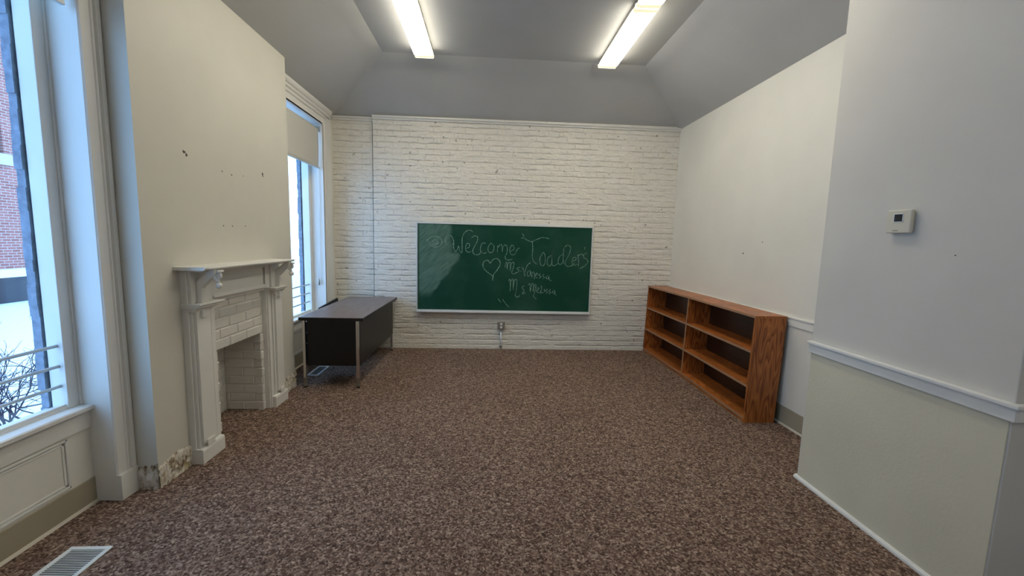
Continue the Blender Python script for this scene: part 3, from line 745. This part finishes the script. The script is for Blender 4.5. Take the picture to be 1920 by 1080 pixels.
# ------------------------------------------------------------------ outlet on its pipe
def outlet():
    x, z = .197, .345
    o = thing('power_outlet', 'surface-mounted metal power outlet below the chalkboard, fed by a pipe from the floor', 'outlet', None, (x, D, 0))
    bx = B(x-.052, x+.052, D-.052, D, z-.055, z+.055).build('outlet_box', M['galv'], o, bevel=.006)
    B(x-.049, x+.049, D-.056, D-.052, z-.052, z+.052).build('cover_plate', M['galv'], bx, bevel=.002)
    for dz in (-.019, .026):
        mb = MB().prism([(x+.017*math.cos(a*PI/8), z+dz+.0145*math.sin(a*PI/8)) for a in range(16)], 'y', D-.060, D-.055)
        r = mb.build('socket', M['white_metal'], bx)
        MB().box(x-.008, x-.006, D-.0612, D-.0598, z+dz-.004, z+dz+.006).box(x+.006, x+.008, D-.0612, D-.0598, z+dz-.004, z+dz+.006).build('slots', M['slot'], r) if False else None
    MB().tube([(x, D-.022, z-.05), (x, D-.022, .03), (x, D-.022, 0)], .0105, 12).build('conduit', M['alu'], o, smooth=True)
    MB().box(x-.022, x+.022, D-.014, D, .035, .050).tube([(x, D-.022, .02), (x, D-.022, .055)], .015, 12).build('pipe_strap', M['galv'], o, bevel=.001)
outlet()

# ------------------------------------------------------------------ thermostat
def thermostat():
    y0, y1, z0, z1 = 1.950, 2.075, 1.624, 1.741
    t = thing('thermostat', 'ivory wall thermostat with a small dark display on the right pier', 'thermostat', None, (XP, 2.01, z0))
    B(XP-.010, XP, y0+.008, y1-.008, z0+.008, z1-.008).build('back_plate', M['plastic'], t, bevel=.002)
    B(XP-.030, XP-.010, y0, y1, z0, z1).build('cover', M['plastic'], t, bevel=.005, seg=3)
    fr = MB(); a, b, c, d = 1.987, 2.037, 1.678, 1.722; q = .0035
    for bb in ((a, b, c, c+q), (a, b, d-q, d), (a, a+q, c, d), (b-q, b, c, d)): fr.box(XP-.0325, XP-.029, *bb)
    fr.build('display_bezel', M['white_metal'], t)
    B(XP-.0308, XP-.029, a+q, b-q, c+q, d-q).build('display', M['lcd'], t)
    lt = MB()
    for i in range(7): lt.box(XP-.0304, XP-.0298, 2.036-i*.0042-.0030, 2.036-i*.0042, 1.634, 1.6385+(.001 if i % 3 == 0 else 0))
    lt.build('print_mark', M['print'], t)
thermostat()

# ------------------------------------------------------------------ floor registers
def vent(x0, x1, y0, y1, label):
    v = thing('floor_register', label, 'floor vent', 'white floor registers', ((x0+x1)/2, (y0+y1)/2, 0))
    t = .021; f = MB(); zt = .007
    # bevelled rim
    for (a, b, c, d) in ((x0, x1, y0, y0+t), (x0, x1, y1-t, y1), (x0, x0+t, y0+t, y1-t), (x1-t, x1, y0+t, y1-t)): f.box(a, b, c, d, 0, zt)
    f.build('rim', M['white_metal'], v, bevel=.003)
    B(x0+t, x1-t, y0+t, y1-t, .0002, .0012).build('duct_shade', M['slot'], v)  # thin near-black sheet, shade below the louvres put into its colour
    s = MB(); y = y0+t+.005
    while y < y1-t-.004:
        s.hexa([(x0+t-.001, y, .0030), (x1-t+.001, y, .0030), (x1-t+.001, y+.0060, .0014), (x0+t-.001, y+.0060, .0014)],
               [(x0+t-.001, y, .0042), (x1-t+.001, y, .0042), (x1-t+.001, y+.0060, .0026), (x0+t-.001, y+.0060, .0026)]); y += .0104
    s.build('louvres', M['white_metal'], v)
    B(x0+(x1-x0)*.5-.008, x0+(x1-x0)*.5+.008, y1-t-.004, y1-t+.003, .004, .0105).build('damper_lever', M['white_metal'], v, bevel=.001)
vent(-1.988, -1.795, 1.58, 1.958, 'white slotted floor register in the carpet near the near left window')
vent(-1.975, -1.850, 4.52, 4.86, 'white floor register in the carpet under the near end of the desk')

# ------------------------------------------------------------------ ceiling lights
def light(xc, yc):
    l = thing('fluorescent_light', '', 'ceiling light', 'long fluorescent ceiling lights', (xc, yc, 3.6))
    B(xc-.098, xc+.098, yc-1.214, yc+1.214, 3.546, 3.6).build('housing', M['slot2'], l, bevel=.003)
    for s in (-.61, .61):
        c = yc+s; prof = [(xc-.104,3.545),(xc-.103,3.529),(xc-.094,3.519),(xc+.094,3.519),(xc+.103,3.529),(xc+.104,3.545)]
        df = MB().prism(prof, 'y', c-.602, c+.602).build('diffuser', M['diffuser'], l, origin=(xc, c, 3.54))
        for e in (c-.606, c+.602): MB().prism([(xc-.105,3.556),(xc-.104,3.528),(xc-.095,3.517),(xc+.095,3.517),(xc+.104,3.528),(xc+.105,3.556)], 'y', e, e+.004).build('end_cap', M['endcap'], l)
    return l
M['slot2'] = mat('light_housing', (.30,.28,.24), .5)
M['endcap'] = mat('translucent_end_cap', (.85,.83,.72), .4)
M['endcap'].node_tree.nodes['Principled BSDF'].inputs['Emission Color'].default_value = (1,.95,.8,1)
M['endcap'].node_tree.nodes['Principled BSDF'].inputs['Emission Strength'].default_value = .8
light(-.752, 3.66)['label'] = 'long lit fluorescent ceiling fixture nearer the chimney breast and windows'
light(1.305, 3.68)['label'] = 'long lit fluorescent ceiling fixture on the bookcase side, its lens dirty'
light(1.305, -1.5)['label'] = 'fluorescent ceiling fixture added out of view behind the camera to brighten the near end'  # unseen extra fixture, added to brighten the near end of the room

# ------------------------------------------------------------------ outside
struct(B(-60, -2.6, -30, 60, -1.0, -.8).build('ground', M['snow']))
def house():
    h = thing('brick_building', 'red brick building with pale stone sills across the snowy yard', 'building', None, (-15, 15, -.8))
    wy = [(8.0, 9.2), (11.6, 12.8), (15.2, 16.4), (18.8, 20.0)]
    mb = MB().box(-19, -15, 2, 26, .25, 3.45).box(-19, -15, 2, 26, 6.2, 12)
    ys = 2
    for a, b in [(13.3, 14.15)]+[]: pass
    edges = [2]; ops = [(7.4, 8.6), (10.3, 11.5), (13.15, 13.98), (16.8, 18.0), (20.2, 21.4)]
    y = 2
    for a, b in ops: mb.box(-19, -15, y, a, 3.45, 6.2); y = b
    mb.box(-19, -15, y, 26, 3.45, 6.2)
    mb.build('brick_wall', M['redbrick'], h)
    B(-19, -14.9, 2, 26, -.8, .02).build('foundation', M['darkglass'], h)
    B(-19, -14.6, 2, 26, .02, .25).build('snowy_ledge', M['snow'], h)
    for a, b in ops:
        wn = B(-15.25, -15.1, a, b, 3.75, 6.2).build('window', M['darkglass'], h)
        B(-15.2, -14.88, a-.12, b+.12, 3.45, 3.78).build('sill', M['greystone'], wn)
        B(-15.16, -15.05, (a+b)/2-.03, (a+b)/2+.03, 3.78, 6.2).build('mullion', M['greystone'], wn)
house()
def bush():
    rnd = random.Random(11); mb = MB()
    def grow(p, d, L, r, n):
        pts = [p]; q = p.copy(); dd = d.copy()
        for i in range(4):
            dd = (dd+Vector((rnd.gauss(0,.16), rnd.gauss(0,.16), rnd.gauss(.0,.12)))).normalized(); q = q+dd*L/4; pts.append(q.copy())
        mb.tube(pts, [r*(1-.12*i) for i in range(5)], 4)
        if n == 0: return
        for k in range(3):
            j = rnd.choice((2,3,4)); e = (dd+Vector((rnd.gauss(0,.6), rnd.gauss(0,.6), rnd.gauss(.05,.5)))).normalized()
            grow(pts[j], e, L*rnd.uniform(.55,.8), r*.6, n-1)
    for s in range(22):
        b = Vector((-5.1+rnd.uniform(-.5,.5), 4.5+rnd.uniform(-.7,.7), -.8))
        grow(b, Vector((rnd.gauss(0,.35), rnd.gauss(0,.35), 1)).normalized(), rnd.uniform(.45,.7), .013, 3)
    tag(mb.build('bare_bush', M['bark'], origin=(-5.1, 4.5, -.8)), 'bare twiggy bush standing in the snow outside the near left window', 'bush')
bush()
